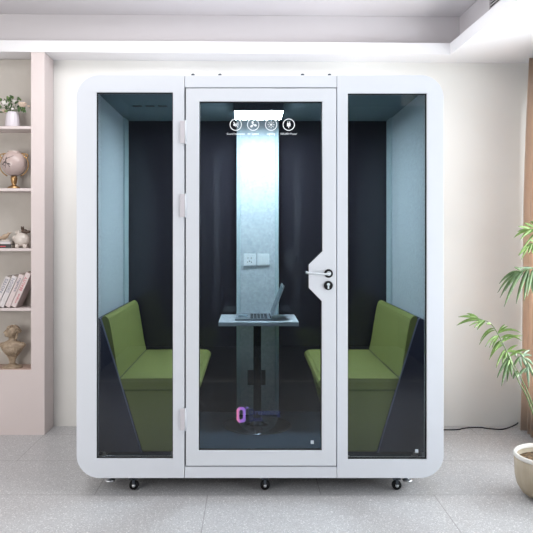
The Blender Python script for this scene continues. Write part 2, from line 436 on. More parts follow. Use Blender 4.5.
# flower vase
z0 = SH[0]; c = bp(12.6, 126)
t = thing('flower_vase', (c[0], c[1], z0), 'lilac ribbed vase of white and cream roses on the top shelf', 'vase')
mb = MB(); n = 36; prof = [(.050, 0), (.053, .01), (.050, .05), (.046, .09), (.041, .115), (.038, .118), (.036, .110), (.035, .06)]
mb.lathe(prof, (c[0], c[1], z0), n)
for v_ in mb.bm.verts:
    d = Vector((v_.co.x - c[0], v_.co.y - c[1])); a = math.atan2(d.y, d.x); k = 1 + .05 * cos(a * 12)
    v_.co.x = c[0] + d.x * k; v_.co.y = c[1] + d.y * k
mb.obj('vase', 'vase_lilac', t)
def rose(mb, cc, r):
    mb.ball(cc, r * .62, (1, 1, .9), seg=10)
    for k in range(9):
        a = k * 2.4; rr = r * (.45 + .05 * k); q = Vector(cc) + Vector((cos(a) * rr * .7, sin(a) * rr * .5 - r * .1, sin(a * 1.3) * rr * .5))
        rot = Matrix.Rotation(a, 3, 'Z') @ Matrix.Rotation(.6, 3, 'Y')
        mb.ball(q, r * .5, (.35, .9, 1), rot, seg=8)
for (px, py, r, m_, dy) in ((5.5, 103.5, .033, 'petal_w', -.01), (22.3, 104.8, .038, 'petal_c', 0), (14, 101, .022, 'petal_w', .02), (4, 111, .024, 'petal_c', .01), (29, 106.5, .014, 'petal_c', -.01), (14.5, 110, .013, 'petal_w', -.045)):
    mb = MB(); q = bp(px, py); q = (q[0], q[1] + dy, q[2]); rose(mb, q, r); mb.obj('blossom', m_, t)
mb = MB(); mb2 = MB(); o_ = Vector((c[0], c[1], z0 + .115))
for k in range(46):
    a = random.uniform(0, 2 * pi); q = bp(random.uniform(-2, 25), random.uniform(97, 112)); p = Vector((q[0], c[1] + random.uniform(-.05, .04), q[2]))
    b0 = p + Vector((random.uniform(-.012, .012), 0, -.012)); (mb if k % 3 else mb2).leaf(b0, p + Vector((cos(a) * .018, random.uniform(-.01, .01), sin(a) * .014 + .004)), .007, .003)
    if k % 4 == 0: mb.tube([o_, (o_ + p) / 2 + Vector((0, 0, .01)), b0], .0015, 5)
for (px, py) in ((11.5, 97), (24.8, 112), (1.5, 101), (0.5, 109), (20, 110), (24, 110)):
    q = Vector(bp(px, py)); mb.tube([o_, (o_ + q) / 2 + Vector((0, -.02, .008)), q + Vector((0, -.02, 0))], .0015, 5)
    for k in range(3): mb.leaf(q + Vector((0, -.02, 0)), q + Vector((random.uniform(-.02, .02), -.02, random.uniform(-.015, .02))), .008, .003)
mb.obj('foliage', 'leaf_d', t); mb2.obj('foliage', 'leaf_m', t)

# globe urn
z0 = SH[1]; c = bp(14, 176)
t = thing('footed_urn', (c[0], c[1], z0), 'round blush urn with gold pedestal and curled handles on the second shelf', 'urn')
rr = 12.2 * K; zc = PZ(163.5, sy)
prof = [(.018, -rr * .99)]
for k in range(1, 15):
    a = -pi / 2 + pi * k / 16.5; prof.append((cos(a) * rr, sin(a) * rr * 1.04))
prof += [(rr * .52, prof[-1][1] + .006), (rr * .46, prof[-1][1] + .008), (rr * .42, prof[-1][1] - .004)]
MB().lathe(prof, (c[0], c[1], zc), 32).obj('bowl', 'urn', t)
hb = zc - rr * .99 - z0
MB().lathe([(.050, 0), (.050, .006), (.042, .010), (.044, .016), (.030, .020), (.020, .027), (.014, .034), (.020, .044), (.026, hb * .8), (.020, hb + .004)], (c[0], c[1], z0), 28).obj('pedestal', 'gold', t)
mb = MB()
def on_globe(px, py, e=.0012):
    x = (px - 14) * K; z = (163.5 - py) * K; y = -math.sqrt(max(1e-6, rr * rr - x * x - z * z)) - e
    return Vector((c[0] + x, c[1] + y, zc + z))
for (a0, b0, a1, b1, w_) in ((10, 163, 10.5, 158, .006), (10, 163, 5.5, 166, .009), (10, 163, 14, 168, .008), (10, 163, 9.5, 169, .004), (10.5, 160, 17, 157, .005), (5, 159, 8, 161, .004), (11, 165, 15, 165.5, .005), (9, 167, 5, 165, .004)):
    p, q = on_globe(a0, b0), on_globe(a1, b1); mb.leaf(p, q, w_, 0, n=5); mb.tube([p, on_globe((a0 + a1) / 2, (b0 + b1) / 2), q], .0016, 5)
mb.obj('floral_decal', 'ink', t)
for sg in (-1, 1):
    mb = MB(); pts = []
    for k in range(13):
        a = R(-65) + R(150) * k / 12; pts.append((c[0] + sg * (rr * .10 + rr * 1.08 * cos(a)), c[1], zc - .01 + rr * 1.0 * sin(a)))
    for k in range(1, 10):
        a = R(90) + R(300) * k / 9; pr = .020 * (1 - k * .05); pts.append((c[0] + sg * (rr * .95 + pr * cos(a) * -1), c[1], zc + rr * .80 - pr + pr * sin(a)))
    mb.tube(pts, .0045, 8); mb.obj('handle', 'gold', t)

# piggy figurine, books and sandy ornament on the third shelf
z0 = SH[2]; c = bp(22, 240, sy)
t = thing('animal_figurine', (c[0], c[1], z0), 'round glossy cream ceramic animal figurine topped by a dark brown ornament', 'figurine')
mb = MB(); mb.ball((c[0], c[1], z0 + .064), .058, (1.05, .9, .92), seg=28)
for dx in (-.028, .030):
    for dy in (-.022, .022): mb.lathe([(.013, 0), (.016, .004), (.018, .03)], (c[0] + dx, c[1] + dy, z0), 14)
mb.ball((c[0] - .050, c[1] - .005, z0 + .078), .020, (1.2, .9, .9)); mb.obj('body', 'ceramic', t)
for k, dx in enumerate((-.044, -.026)):
    mb = MB(); mb.lathe([(.011, 0), (.009, .012), (.002, .028)], (c[0] + dx, c[1], z0 + .108), 12); mb.obj('ear', 'ceramic', t)
mb = MB(); mb.ball((c[0] + .018, c[1], z0 + .128), .022, (1.1, .9, .8)); mb.ball((c[0] + .004, c[1], z0 + .148), .013); mb.ball((c[0] + .034, c[1], z0 + .122), .014); mb.ball((c[0] - .002, c[1] - .008, z0 + .160), .005); mb.ball((c[0] + .012, c[1] - .006, z0 + .160), .005)
mb.ball((c[0] + .048, c[1], z0 + .124), .012, (1.4, 1, .9)); mb.obj('ornament', 'brown', t)

def flat_book(x0, x1, z0, h, cov, label, inner):
    t = thing('book', ((x0 + x1) / 2, sy, z0), label, 'book', None)
    y0, y1 = sy - .05, sy + .07
    mb = MB(); mb.box(x0, x1, y0, y1, z0, z0 + .003); mb.box(x0, x1, y0, y1, z0 + h - .003, z0 + h); mb.box(x0, x1, y0, y0 + .004, z0, z0 + h); mb.obj('cover', cov, t, bevel=.001)
    MB().box(x0 + .003, x1 - .003, y0 + .004, y1 - .003, z0 + .003, z0 + h - .003).obj('pages', 'paper', t)
    if inner: MB().box(x0 + .06, x1 - .04, y0 - .0008, y0, z0 + h * .35, z0 + h * .6).obj('title', inner, t)
xb1 = PX(11, sy - .05)
flat_book(xb1 - .20, xb1, z0, .029, 'cover_k', 'black hardback book lying flat at the bottom of the short stack', 'red_ink')
flat_book(xb1 - .20, xb1 - .004, z0 + .030, .021, 'cover_w', 'white book lying flat on top of the black book', None)
# sandy ornament: small bird on a plinth
zz = z0 + .052; c = bp(5, 236)
t = thing('bird_figurine', (c[0], c[1], zz), 'small sandy bird shaped ornament standing on the stacked books', 'figurine')
MB().lathe([(.030, 0), (.030, .010), (.026, .012)], (c[0] + .005, c[1], zz), 20, sx=1.1).obj('plinth', 'ceramic', t, bevel=.001)
mb = MB(); mb.ball((c[0], c[1], zz + .035), .022, (1.5, .9, .85), Matrix.Rotation(-.5, 3, 'Y')); mb.ball((c[0] + .026, c[1], zz + .057), .011)
mb.lathe([(.006, 0), (.001, .02)], (c[0] + .034, c[1], zz + .060), 8, rot=Matrix.Rotation(1.2, 3, 'Y')); mb.leaf((c[0] - .015, c[1], zz + .03), (c[0] - .06, c[1], zz + .012), .012); mb.lathe([(.003, 0), (.003, .022)], (c[0], c[1], zz + .011), 8)
mb.obj('body', 'shell', t)

# leaning books
ang = R(24.5)
specs = [(-8.3, .245, 'cover_w', 'white paperback leaning, furthest left of the leaning row', 'blue_ink', 'NOTES'),
         (-2.0, .252, 'cover_w', 'leaning white book with blue grey spine lettering, second from the left', 'blue_ink', 'DESIGN'),
         (4.2, .264, 'cover_p', 'leaning pale book with grey script, between the blue lettered and red lettered books', 'blue_ink', 'studio'),
         (10.2, .278, 'cover_p', 'leaning pale book with red spine lettering, furthest right of the row', 'red_ink', 'BEAUTY')]
z0 = SH[3]
for i, (px, hh, cov, lab, ink, word) in enumerate(specs):
    yb0 = sy - .055; x0 = PX(px, yb0); th = .040
    t = thing('book', (x0, sy, z0), lab, 'book', 'leaning books on the fourth shelf')
    rot = Matrix.Rotation(ang, 3, 'Y'); piv = Vector((x0 + th, 0, z0 + .0005))
    def tilted(mb):
        for v_ in mb.bm.verts: v_.co = rot @ (v_.co - piv) + piv
        return mb
    mb = MB(); mb.box(x0, x0 + .003, yb0, yb0 + .15, z0, z0 + hh); mb.box(x0 + th - .003, x0 + th, yb0, yb0 + .15, z0, z0 + hh); mb.box(x0, x0 + th, yb0, yb0 + .004, z0, z0 + hh)
    tilted(mb).obj('cover', cov, t, bevel=.0012)
    tilted(MB().box(x0 + .003, x0 + th - .003, yb0 + .004, yb0 + .146, z0 + .004, z0 + hh - .006)).obj('pages', 'paper', t)
    mb = MB(); text_into(mb, word, 0, 0, 0, .030, .11)
    # letters run up the spine
    for v_ in mb.bm.verts: v_.co = Vector((x0 + th * .5 + .009 - v_.co.z, yb0 - .0004 + v_.co.y, z0 + hh * .48 + v_.co.x))
    tilted(mb).obj('title', ink, t)
    if i == 3:
        mb = MB(); text_into(mb, 'vogue', 0, 0, 0, .022, .075)
        for v_ in mb.bm.verts: v_.co = Vector((x0 + th * .5 + .008 - v_.co.z, yb0 - .0004 + v_.co.y, z0 + hh * .12 + v_.co.x))
        tilted(mb).obj('subtitle', ink, t)

# bust
z0 = SH[4]; c = bp(12.3, 365, sy)
t = thing('bust_statue', (c[0], c[1], z0), 'antique tan bust of a head and draped shoulders on the lowest shelf', 'statue')
MB().lathe([(.060, 0), (.062, .006), (.056, .011), (.046, .014), (.030, .020), (.024, .028)], (c[0], c[1], z0), 28).obj('base', 'bronze', t)
mb = MB(); B = Vector((c[0], c[1], z0))
mb.lathe([(.022, .02), (.018, .035), (.022, .06), (.034, .085), (.056, .115), (.070, .145), (.072, .165), (.060, .183), (.034, .195), (.022, .205), (.021, .235)], B, 28, sx=1.0, sy=.72)
mb.ball(B + Vector((-.058, 0, .165)), .026, (1.1, 1, .75)); mb.ball(B + Vector((.055, 0, .165)), .026, (1.1, 1, .8))
mb.ball(B + Vector((-.004, -.03, .130)), .035, (1.2, .8, .9))
for k in range(7):
    a = k / 6; mb.tube([B + Vector((-.06 + .1 * a, -.035 - .012 * sin(pi * a), .165 - .01 * a)), B + Vector((-.03 + .07 * a, -.052, .13 - .01 * a)), B + Vector((-.01 + .04 * a, -.035, .09))], .005, 6)
# head turned to the left with brow, nose, chin
mb.ball(B + Vector((-.006, -.004, .262)), .036, (.92, .95, 1.12)); mb.ball(B + Vector((-.020, -.010, .245)), .024, (1, .9, 1))
mb.ball(B + Vector((-.043, -.010, .258)), .008, (1.2, .8, 1)); mb.ball(B + Vector((-.034, -.010, .236)), .011); mb.ball(B + Vector((-.034, -.012, .272)), .012, (.7, 1, .5)); mb.ball(B + Vector((-.040, -.011, .246)), .006)
mb.obj('torso', 'bronze', t)
mb = MB(); mb.ball(B + Vector((.008, 0, .280)), .037, (1.0, 1, .85))
for k in range(16):
    a = k * 2.4; mb.ball(B + Vector((.010 + .030 * cos(a), -.018 - .012 * sin(k), .283 + .022 * sin(a))), .011, seg=10)
mb.ball(B + Vector((.040, 0, .268)), .018); mb.tube([B + Vector((.03, -.005, .26)), B + Vector((.03, -.012, .22)), B + Vector((.02, -.015, .20))], .009, 8, .005)
mb.obj('hair', 'bronze', t)
t.scale = (1.22, 1.1, 1.03)

# ------------------------------------------------------------------ BOOTH
XO = 1.04; ZB, ZT = .107, 2.39; IX = .985; FZ = .153; CZI = 2.35; BK = 1.25
bo = thing('acoustic_booth', (0, .65, 0), 'large white framed glass office booth with rounded corners and felt lining', 'booth')
xs = PX(184.6), PX(336.9)
rc = .13
pl = rect(PX(96.3), PX(172.9), PZ(458.8), PZ(92.3)); pr = rect(PX(347.8), PX(427), PZ(459.6), PZ(93.2))
FT = .055
MB().plate(rrect(-XO, xs[0] - .0015, ZB, ZT, rc, 0, 0, rc), [pl], 0, FT).obj('front_frame', 'white', bo, bevel=.003)
MB().plate(rrect(xs[1] + .0015, XO, ZB, ZT, 0, rc, rc, 0), [pr], 0, FT).obj('front_frame', 'white', bo, bevel=.003)
MB().box(xs[0] + .0015, xs[1] - .0015, 0, FT, PZ(87.3), ZT - .001).obj('lintel', 'white', bo, bevel=.0015)
MB().box(xs[0] + .0015, xs[1] - .0015, 0, FT, ZB, PZ(466.8)).obj('threshold', 'white', bo, bevel=.0015)
# dark jamb behind the seams
MB().plate(rect(xs[0] - .04, xs[1] + .04, ZB + .01, ZT - .01), [rect(PX(190), PX(333), PZ(462), PZ(92))], FT, FT + .02).obj('door_jamb', 'seam', bo)
# outer shell (sides, roof, underside) and interior lining
MB().plate(rrect(-XO, XO, ZB, ZT, rc, rc, rc, rc), [rrect(-XO + .012, XO - .012, ZB + .012, ZT - .012, rc - .01, rc - .01, rc - .01, rc - .01)], FT, 1.33).obj('outer_shell', 'white', bo)
MB().plate(rrect(-XO + .012, XO - .012, ZB + .012, ZT - .012, rc - .01, rc - .01, rc - .01, rc - .01), [rect(-IX, IX, FZ, CZI)], BK + .012, 1.33).obj('back_frame', 'dark_metal', bo)
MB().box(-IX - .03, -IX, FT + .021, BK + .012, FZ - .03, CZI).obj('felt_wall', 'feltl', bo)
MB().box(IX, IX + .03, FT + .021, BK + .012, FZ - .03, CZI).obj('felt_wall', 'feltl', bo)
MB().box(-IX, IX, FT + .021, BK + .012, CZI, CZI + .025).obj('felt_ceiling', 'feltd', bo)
MB().box(-IX, IX, FT + .021, BK + .012, FZ - .03, FZ).obj('carpet_floor', 'carpet', bo)
for s_ in (-1, 1):
    a, b_ = sorted((s_ * IX, s_ * (IX - .012)))
    MB().box(a, b_, 1.10, BK, FZ, CZI).obj('corner_strip', 'felt_trim', bo, bevel=.002)
    a, b_ = sorted((s_ * .152, s_ * IX))
    MB().box(a, b_, BK, BK + .01, FZ, CZI).obj('back_pane', 'dark_glass', bo)
# pillar with edge strips, sockets, vents
PYF = 1.17
MB().box(-.128, .128, PYF, BK, FZ, CZI).obj('pillar', 'feltl', bo)
for a, b_ in ((-.157, -.129), (.129, .157)):
    MB().box(a, b_, PYF - .004, BK, FZ, CZI).obj('edge_strip', 'felt_trim', bo, bevel=.004)
def socket(px, kind):
    x = PX(px, PYF); z = PZ(259.7, PYF); h = .0445
    o = MB().box(x - h, x + h, PYF - .012, PYF, z - h, z + h).obj('wall_socket' if kind else 'switch_plate', 'plastic', bo, bevel=.003)
    if kind:
        for (dx, dz, rot) in ((-.012, .012, 0), (.012, .012, 0), (0, -.010, 0), (-.014, -.016, .5), (.014, -.018, -.5)):
            MB().box(x + dx - .002, x + dx + .002, PYF - .0135, PYF - .011, z + dz - .006, z + dz + .006, Matrix.Rotation(rot, 3, 'Y')).obj('slot', 'black', o)
    else:
        for k in range(3):
            xx = x - .036 + k * .0245
            MB().box(xx, xx + .0225, PYF - .015, PYF - .011, z - .036, z + .036).obj('rocker', 'plastic', o, bevel=.001)
    return o
socket(249.6, 1); socket(263.3, 0)
vg = MB().box(PX(247.5, PYF), PX(265.5, PYF), PYF - .004, PYF, PZ(385, PYF), PZ(370, PYF)).obj('vent_grille', 'dark_metal', bo)
for k in range(7):
    z = PZ(384 - k * 2.05, PYF); MB().box(PX(248, PYF), PX(265, PYF), PYF - .008, PYF - .004, z, z + .007).obj('slat', 'grille', vg)
# ceiling air slots
for k in range(3):
    x0 = -.84 + k * .085; MB().box(x0, x0 + .06, .66, .69, CZI - .004, CZI).obj('air_slot', 'grille', bo)
# led fixture
lf = MB().box(-.163, .163, .55, .865, CZI - .056, CZI).obj('ceiling_light', 'dark_metal', bo, bevel=.004)
MB().box(-.158, .158, .556, .858, CZI - .059, CZI - .0561).obj('diffuser', 'led', lf)
# side panes with gasket
for k, q in enumerate((pl, pr)):
    x0, x1, z0, z1 = q[0][0], q[2][0], q[0][1], q[2][1]
    MB().plate(rect(x0 - .001, x1 + .001, z0 - .001, z1 + .001), [rect(x0 + .004, x1 - .004, z0 + .004, z1 - .004)], .012, .03).obj('gasket', 'black', bo)
    MB().box(x0 + .004, x1 - .004, .018, .024, z0 + .004, z1 - .004).obj('side_pane', 'glass', bo)
px_ = PX(417.5); pz_ = PZ(452)
MB().box(px_ - .009, px_ + .009, .0165, .018, pz_ - .010, pz_ + .010).obj('glass_mark', 'blue_label', bo)
# roof bolts
for px in (193, 220, 302.5, 329.5):
    MB().lathe([(.006, 0), (.006, .006), (.010, .007), (.010, .013), (.005, .016)], (PX(px, .03), .03, ZT - .001), 12).obj('roof_bolt', 'dark_metal', bo)
# casters and levelling feet
def caster(x, y):
    o = MB().lathe([(.018, .0), (.018, .006), (.010, .007), (.010, .030)], (x, y, ZB - .030), 16).obj('caster', 'black', bo)
    mb = MB(); rot = Matrix.Rotation(pi / 2, 3, 'X')
    mb.lathe([(.008, -.014), (.024, -.014), (.0275, -.009), (.0275, .009), (.024, .014), (.008, .014)], (x, y, .0285), 22, rot=rot); mb.obj('wheel', 'black', o)
    MB().lathe([(.010, 0), (.010, .004), (.004, .006)], (x, y - .0145, .0285), 14, rot=Matrix.Rotation(pi / 2, 3, 'X')).obj('hub', 'steel', o)
    mb = MB(); mb.box(x - .007, x + .007, y - .0195, y - .0150, .030, ZB - .025); mb.box(x - .007, x + .007, y + .015, y + .0195, .030, ZB - .025); mb.box(x - .024, x + .020, y - .0195, y + .0195, ZB - .044, ZB - .024); mb.obj('fork', 'dark_metal', o)
for (px, y) in ((134, .11), (265, .11), (396.5, .11)): caster(PX(px, y), y)
for (px, y) in ((134, 1.2), (265, 1.2), (396.5, 1.2)): caster(PX(px, .11), y)
for px in (110, 407.5):
    y = .17; x = PX(px, y)
    MB().lathe([(.028, 0), (.030, .004), (.026, .010), (.012, .014), (.009, .016), (.009, .07)], (x, y, .030), 20).obj('levelling_foot', 'steel', bo)
# black base slab, set back, lowered to darken the shadow under the booth
MB().box(-.86, .86, .16, 1.28, .062, ZB).obj('underside_shade', 'black', bo)

# DOOR
dx0, dx1, dz0, dz1 = PX(185.9), PX(336.2), PZ(465.6), PZ(88.5)
hole = [(PX(198.6), PZ(450.6)), (PX(321.8), PZ(450.6)), (PX(321.8), PZ(301.2)), (PX(308.8), PZ(288)), (PX(308.8), PZ(264.8)), (PX(322.4), PZ(251.4)), (PX(322.4), PZ(101.4)), (PX(199.2), PZ(101.4))]
dr = MB().plate(rect(dx0, dx1, dz0, dz1), [hole], -.004, .04).obj('door', 'door_white', bo, bevel=.002)
inner = [(u + (.004 if u < 0 else -.004), v_) for u, v_ in hole]
inner = [(u, v_ + .004 if v_ < .5 else (v_ - .004 if v_ > 2 else v_)) for u, v_ in inner]
MB().plate([(u - .001 if u < 0 else u + .001, v_) for u, v_ in hole], [inner], .010, .03).obj('gasket', 'black', dr)
gl_ = MB().plate(inner, [], .016, .022).obj('door_pane', 'glass', dr)
# prints on the door glass (front face at y=.016)
YG = .0157
def ring(mb, cx, cz, r, w_, n=28):
    mb.plate([(cx + cos(2 * pi * k / n) * r, cz + sin(2 * pi * k / n) * r) for k in range(n)], [[(cx + cos(2 * pi * k / n) * (r - w_), cz + sin(2 * pi * k / n) * (r - w_)) for k in range(n)]], YG - .0008, YG)
def bar(mb, cx, cz, w_, h, a=0, ox=0, oz=0):
    pts = [(-w_ / 2 + ox, -h / 2 + oz), (w_ / 2 + ox, -h / 2 + oz), (w_ / 2 + ox, h / 2 + oz), (-w_ / 2 + ox, h / 2 + oz)]
    mb.plate([(cx + u * cos(a) - v_ * sin(a), cz + u * sin(a) + v_ * cos(a)) for u, v_ in pts], [], YG - .0008, YG)
def disc(mb, cx, cz, r, n=14):
    mb.plate([(cx + cos(2 * pi * k / n) * r, cz + sin(2 * pi * k / n) * r) for k in range(n)], [], YG - .0008, YG)
p1 = 1 / S
zc = PZ(124.2)
for i, (px, word, wd) in enumerate(((235.7, 'Sound Insulation', 18), (253.2, 'Air System', 11.5), (271.2, 'Lighting', 8), (288.9, '100-240V Power', 16.5))):
    x = PX(px); mb = MB(); ring(mb, x, zc, 6.1 * p1, .75 * p1)
    if i == 0:
        bar(mb, x, zc, .0042, .040, R(40)); mb.plate([(x - .014, zc - .006), (x - .007, zc - .006), (x - .001, zc - .014), (x - .001, zc + .006), (x - .008, zc + .006), (x - .014, zc + .004)], [], YG - .0008, YG)
        for k in range(3): bar(mb, x, zc, .0025, .010 + .005 * k, 0, .004 + .005 * k, .004)
    elif i == 1:
        disc(mb, x, zc, .0045)
        for a in (90, 210, 330):
            a = R(a); pts = []
            for k in range(12):
                t_ = 2 * pi * k / 12; u = .0125 + cos(t_) * .0085; v_ = sin(t_) * .0068 + .003; pts.append((x + u * cos(a) - v_ * sin(a), zc + u * sin(a) + v_ * cos(a)))
            mb.plate(pts, [], YG - .0008, YG)
    elif i == 2:
        disc(mb, x, zc, .0068)
        for k in range(8): bar(mb, x, zc, .0036, .009, R(45 * k), 0, .0155)
    else:
        mb.plate(rrect(x - .010, x + .010, zc - .010, zc + .008, .004, .004, 0, 0, 4), [], YG - .0008, YG)
        bar(mb, x, zc, .004, .010, 0, -.005, .013); bar(mb, x, zc, .004, .010, 0, .005, .013); bar(mb, x, zc, .004, .009, 0, 0, -.015)
    mb.obj('icon', 'print', dr)
    mb = MB(); text_into(mb, word, PX(px - wd / 2), PZ(134.3), YG, .0155, wd * p1, bold=0); mb.obj('caption', 'print', dr)
# logo
mb = MB(); x0, x1, z0, z1 = PX(236.6), PX(245.6), PZ(423.4), PZ(407.8)
ch = .016
mb.plate([(x0, z0 + ch), (x0 + ch * .8, z0), (x1 - ch * .8 + .004, z0 + .003), (x1, z0 + ch * .8), (x1, z1 - ch * .8), (x1 - ch * .7, z1), (x0 + ch * .8, z1), (x0, z1 - ch)],
         [[(x0 + .015, z0 + .022), (x0 + .021, z0 + .017), (x1 - .020, z0 + .020), (x1 - .015, z0 + .026), (x1 - .015, z1 - .022), (x1 - .020, z1 - .016), (x0 + .021, z1 - .016), (x0 + .015, z1 - .022)]], YG - .001, YG)
for a in (0, 60, 120): bar(mb, PX(247), PZ(408.6), .003, .016, R(a))
mb.obj('logo', 'logo', dr)
mb = MB(); text_into(mb, 'Dreaming', PX(249.3), PZ(415.6), YG, .046, 31 * p1); text_into(mb, 'Dock', PX(249.8), PZ(421.8), YG, .036, 13.5 * p1); mb.obj('lettering', 'logo_text', dr)
px_ = PX(312.5); pz_ = PZ(443)
MB().box(px_ - .009, px_ + .009, YG - .001, YG, pz_ - .010, pz_ + .010).obj('glass_mark', 'blue_label', dr)
# hinges
for (a, b_) in ((121, 143.5), (194, 217), (408.5, 430)):
    o = MB().box(PX(180.3), PX(185.4), -.009, -.0005, PZ(b_), PZ(a)).obj('hinge', 'hinge', dr, bevel=.002)
    MB().lathe([(.0045, 0), (.0045, PZ(a) - PZ(b_) + .006)], (PX(185.6), -.007, PZ(b_) - .003), 12).obj('pin', 'white', o)
# lever handle and lock
hx, hz = PX(328.4), PZ(273.4); rY = Matrix.Rotation(pi / 2, 3, 'X')
lh = MB().lathe([(.0245, 0), (.0245, .006), (.022, .008)], (hx, -.004, hz), 28, rot=rY).obj('rosette', 'black', dr)
pts = [(hx, -.010, hz), (hx, -.045, hz), (hx - .008, -.056, hz), (hx - .025, -.060, hz - .001), (hx - .07, -.060, hz), (hx - .110, -.060, hz + .003), (hx - .122, -.056, hz + .006), (hx - .126, -.046, hz + .010)]
mb = MB(); mb.tube(pts, .0062, 14); mb.lathe([(.0125, 0), (.0125, .012), (.010, .014)], (hx, -.011, hz), 22, rot=rY); mb.obj('lever', 'lever', lh)
kx, kz = PX(328.2), PZ(285.4)
ks = MB().lathe([(.0255, 0), (.0255, .006), (.023, .008)], (kx, -.004, kz), 28, rot=rY).obj('lock_rosette', 'black', dr)
mb = MB(); mb.lathe([(.0085, 0), (.0085, .003)], (kx, -.0115, kz + .006), 18, rot=rY); mb.box(kx - .0045, kx + .0045, -.0145, -.0115, kz - .018, kz + .004); mb.obj('lock_cylinder', 'plastic', ks)
# inside lever (seen reflected in the back glass)
ih = MB().lathe([(.0245, 0), (.0245, -.008)], (hx, .040, hz), 24, rot=rY).obj('rosette', 'black', dr)
MB().tube([(hx, .046, hz), (hx, .085, hz), (hx - .02, .095, hz), (hx - .12, .095, hz)], .0085, 10).obj('lever', 'plastic', ih)

# ------------------------------------------------------------------ BENCHES
def bench(s, label):
    """s=-1: left bench facing right"""
    y0, y1 = .17, 1.185; X = lambda x: -s * x     # profile below is written for the left bench (x negative)
    t = thing('bench_seat', (s * .68, .68, FZ), label, 'bench', 'booth benches')
    def P(l): return [(X(u), v_) for u, v_ in l]
    fb = FZ + .045
    # charcoal back shell
    xl = lambda z: -.940 + (1.0 - z) * .30
    MB().plate(P([(-.975, fb), (xl(fb), fb), (xl(1.0), .985), (-.948, .991), (-.975, .985)]), [], y0, y1).obj('back_shell', 'charcoal', t, bevel=.006)
    MB().tube([(X(xl(fb)), y0 + .002, fb), (X(xl(.6)), y0 + .002, .6), (X(xl(1.0)), y0 + .002, .985), (X(-.948), y0 + .002, .993)], .0048, 8).obj('piping', 'piping', t)
    # base, undercut at the front
    MB().plate(P([(xl(fb) + .003, fb), (-.475, fb), (-.375, .565), (xl(.565) + .003, .565)]), [], y0 + .004, y1 - .004).obj('seat_base', 'green', t, bevel=.012)
    # seat cushion
    o = MB().plate(P([(xl(.565) + .003, .568), (-.372, .568), (-.352, .582), (-.346, .600), (-.352, .620), (-.372, .634), (-.41, .637), (xl(.636) + .003, .636)]), [], y0, y1).obj('seat', 'green', t, bevel=.014, seg=3)
    MB().box(*sorted((X(xl(.566) + .01), X(-.378))), y0 + .002, y1 - .002, .5645, .5685).obj('seam', 'green_seam', t)
    # backrest cushion
    top = 1.004
    MB().plate(P([(xl(.64) + .003, .638), (-.832, .638), (-.848, .72), (-.876, .90), (-.888, .965), (-.896, .988), (-.910, 1.002), (-.925, top), (-.934, .996), (xl(1.0) + .003, .975)]), [], y0 + .004, y1 - .002).obj('backrest', 'green', t, bevel=.016, seg=3)
    for (x, y) in ((-.93, y0 + .05), (-.52, y0 + .05), (-.93, y1 - .05), (-.52, y1 - .05)):
        MB().lathe([(.020, 0), (.020, .008), (.010, .010), (.010, .047)], (X(x), y, FZ), 14).obj('foot', 'steel', t)
bench(-1, 'green upholstered bench with charcoal back shell behind the left pane of the booth')
bench(1, 'green upholstered bench with charcoal back shell behind the right pane of the booth')
# the lambda above mirrors with -s, so flip is handled by X

# ------------------------------------------------------------------ TABLE + LAPTOP
ty0, ty1, tz = .714, 1.163, .900
tb = thing('pedestal_table', (.004, .93, FZ), 'small pale square table on a dark chrome pedestal between the benches', 'table')
MB().box(-.270, .272, ty0 + .002, ty1, tz - .004, tz).obj('tabletop', 'table', tb, bevel=.0015)
MB().box(-.270, .272, ty0, ty1, tz - .028, tz - .0045).obj('edge_band', 'table_edge', tb, bevel=.0015)
MB().lathe([(.028, FZ + .012), (.028, tz - .034), (.10, tz - .033), (.10, tz - .0285)], (-.006, .90, 0), 28).obj('pole', 'pole', tb)
MB().lathe([(.235, .0005), (.237, .004), (.232, .009), (.10, .014), (.045, .018), (.045, .030), (.030, .032)], (-.006, .89, FZ), 56).obj('base_plate', 'base_disc', tb)

lx0, lx1 = PX(235.2, .80), PX(271.0, .80); ly0, ly1 = .765, 1.10
lp = thing('laptop', ((lx0 + lx1) / 2, .92, tz), 'open grey laptop on the small table with its screen facing left', 'laptop')
MB().plate(rrect(lx0, lx1, ly0, ly1, .012, .012, .012, .012, 5), [], tz + .0015, tz + .015, 'z').obj('keyboard_base', 'laptop', lp, bevel=.002)
mb = MB()
for r_ in range(5):
    for q in range(13):
        x = lx0 + .105 + r_ * .024; y = ly0 + .025 + q * .0222; mb.box(x, x + .020, y, y + .018, tz + .015, tz + .0165)
mb.obj('keys', 'keys', lp)
MB().box(lx0 + .02, lx0 + .085, ly0 + .11, ly0 + .225, tz + .015, tz + .0156).obj('touchpad', 'screen', lp)
al = math.atan2(PX(284, .8) - lx1, PZ(286.5, .8) - tz); Ls = .245
rot = Matrix.Rotation(al, 3, 'Y'); pv = Vector((lx1 - .002, 0, tz + .010))
def tl(mb):
    for v_ in mb.bm.verts: v_.co = rot @ (v_.co - pv) + pv
    return mb
ld = tl(MB().plate(rrect(ly0, ly1, tz + .012, tz + .010 + Ls, 0, 0, .012, .012, 5), [], lx1 - .002, lx1 + .005, 'x')).obj('lid', 'laptop', lp, bevel=.0015)
tl(MB().box(lx1 - .0032, lx1 - .002, ly0 + .010, ly1 - .010, tz + .03, tz + Ls - .004)).obj('screen', 'screen', ld)
MB().tube([(lx1 - .001, ly0 + .04, tz + .013), (lx1 - .001, ly1 - .04, tz + .013)], .005, 10).obj('hinge', 'keys', lp)

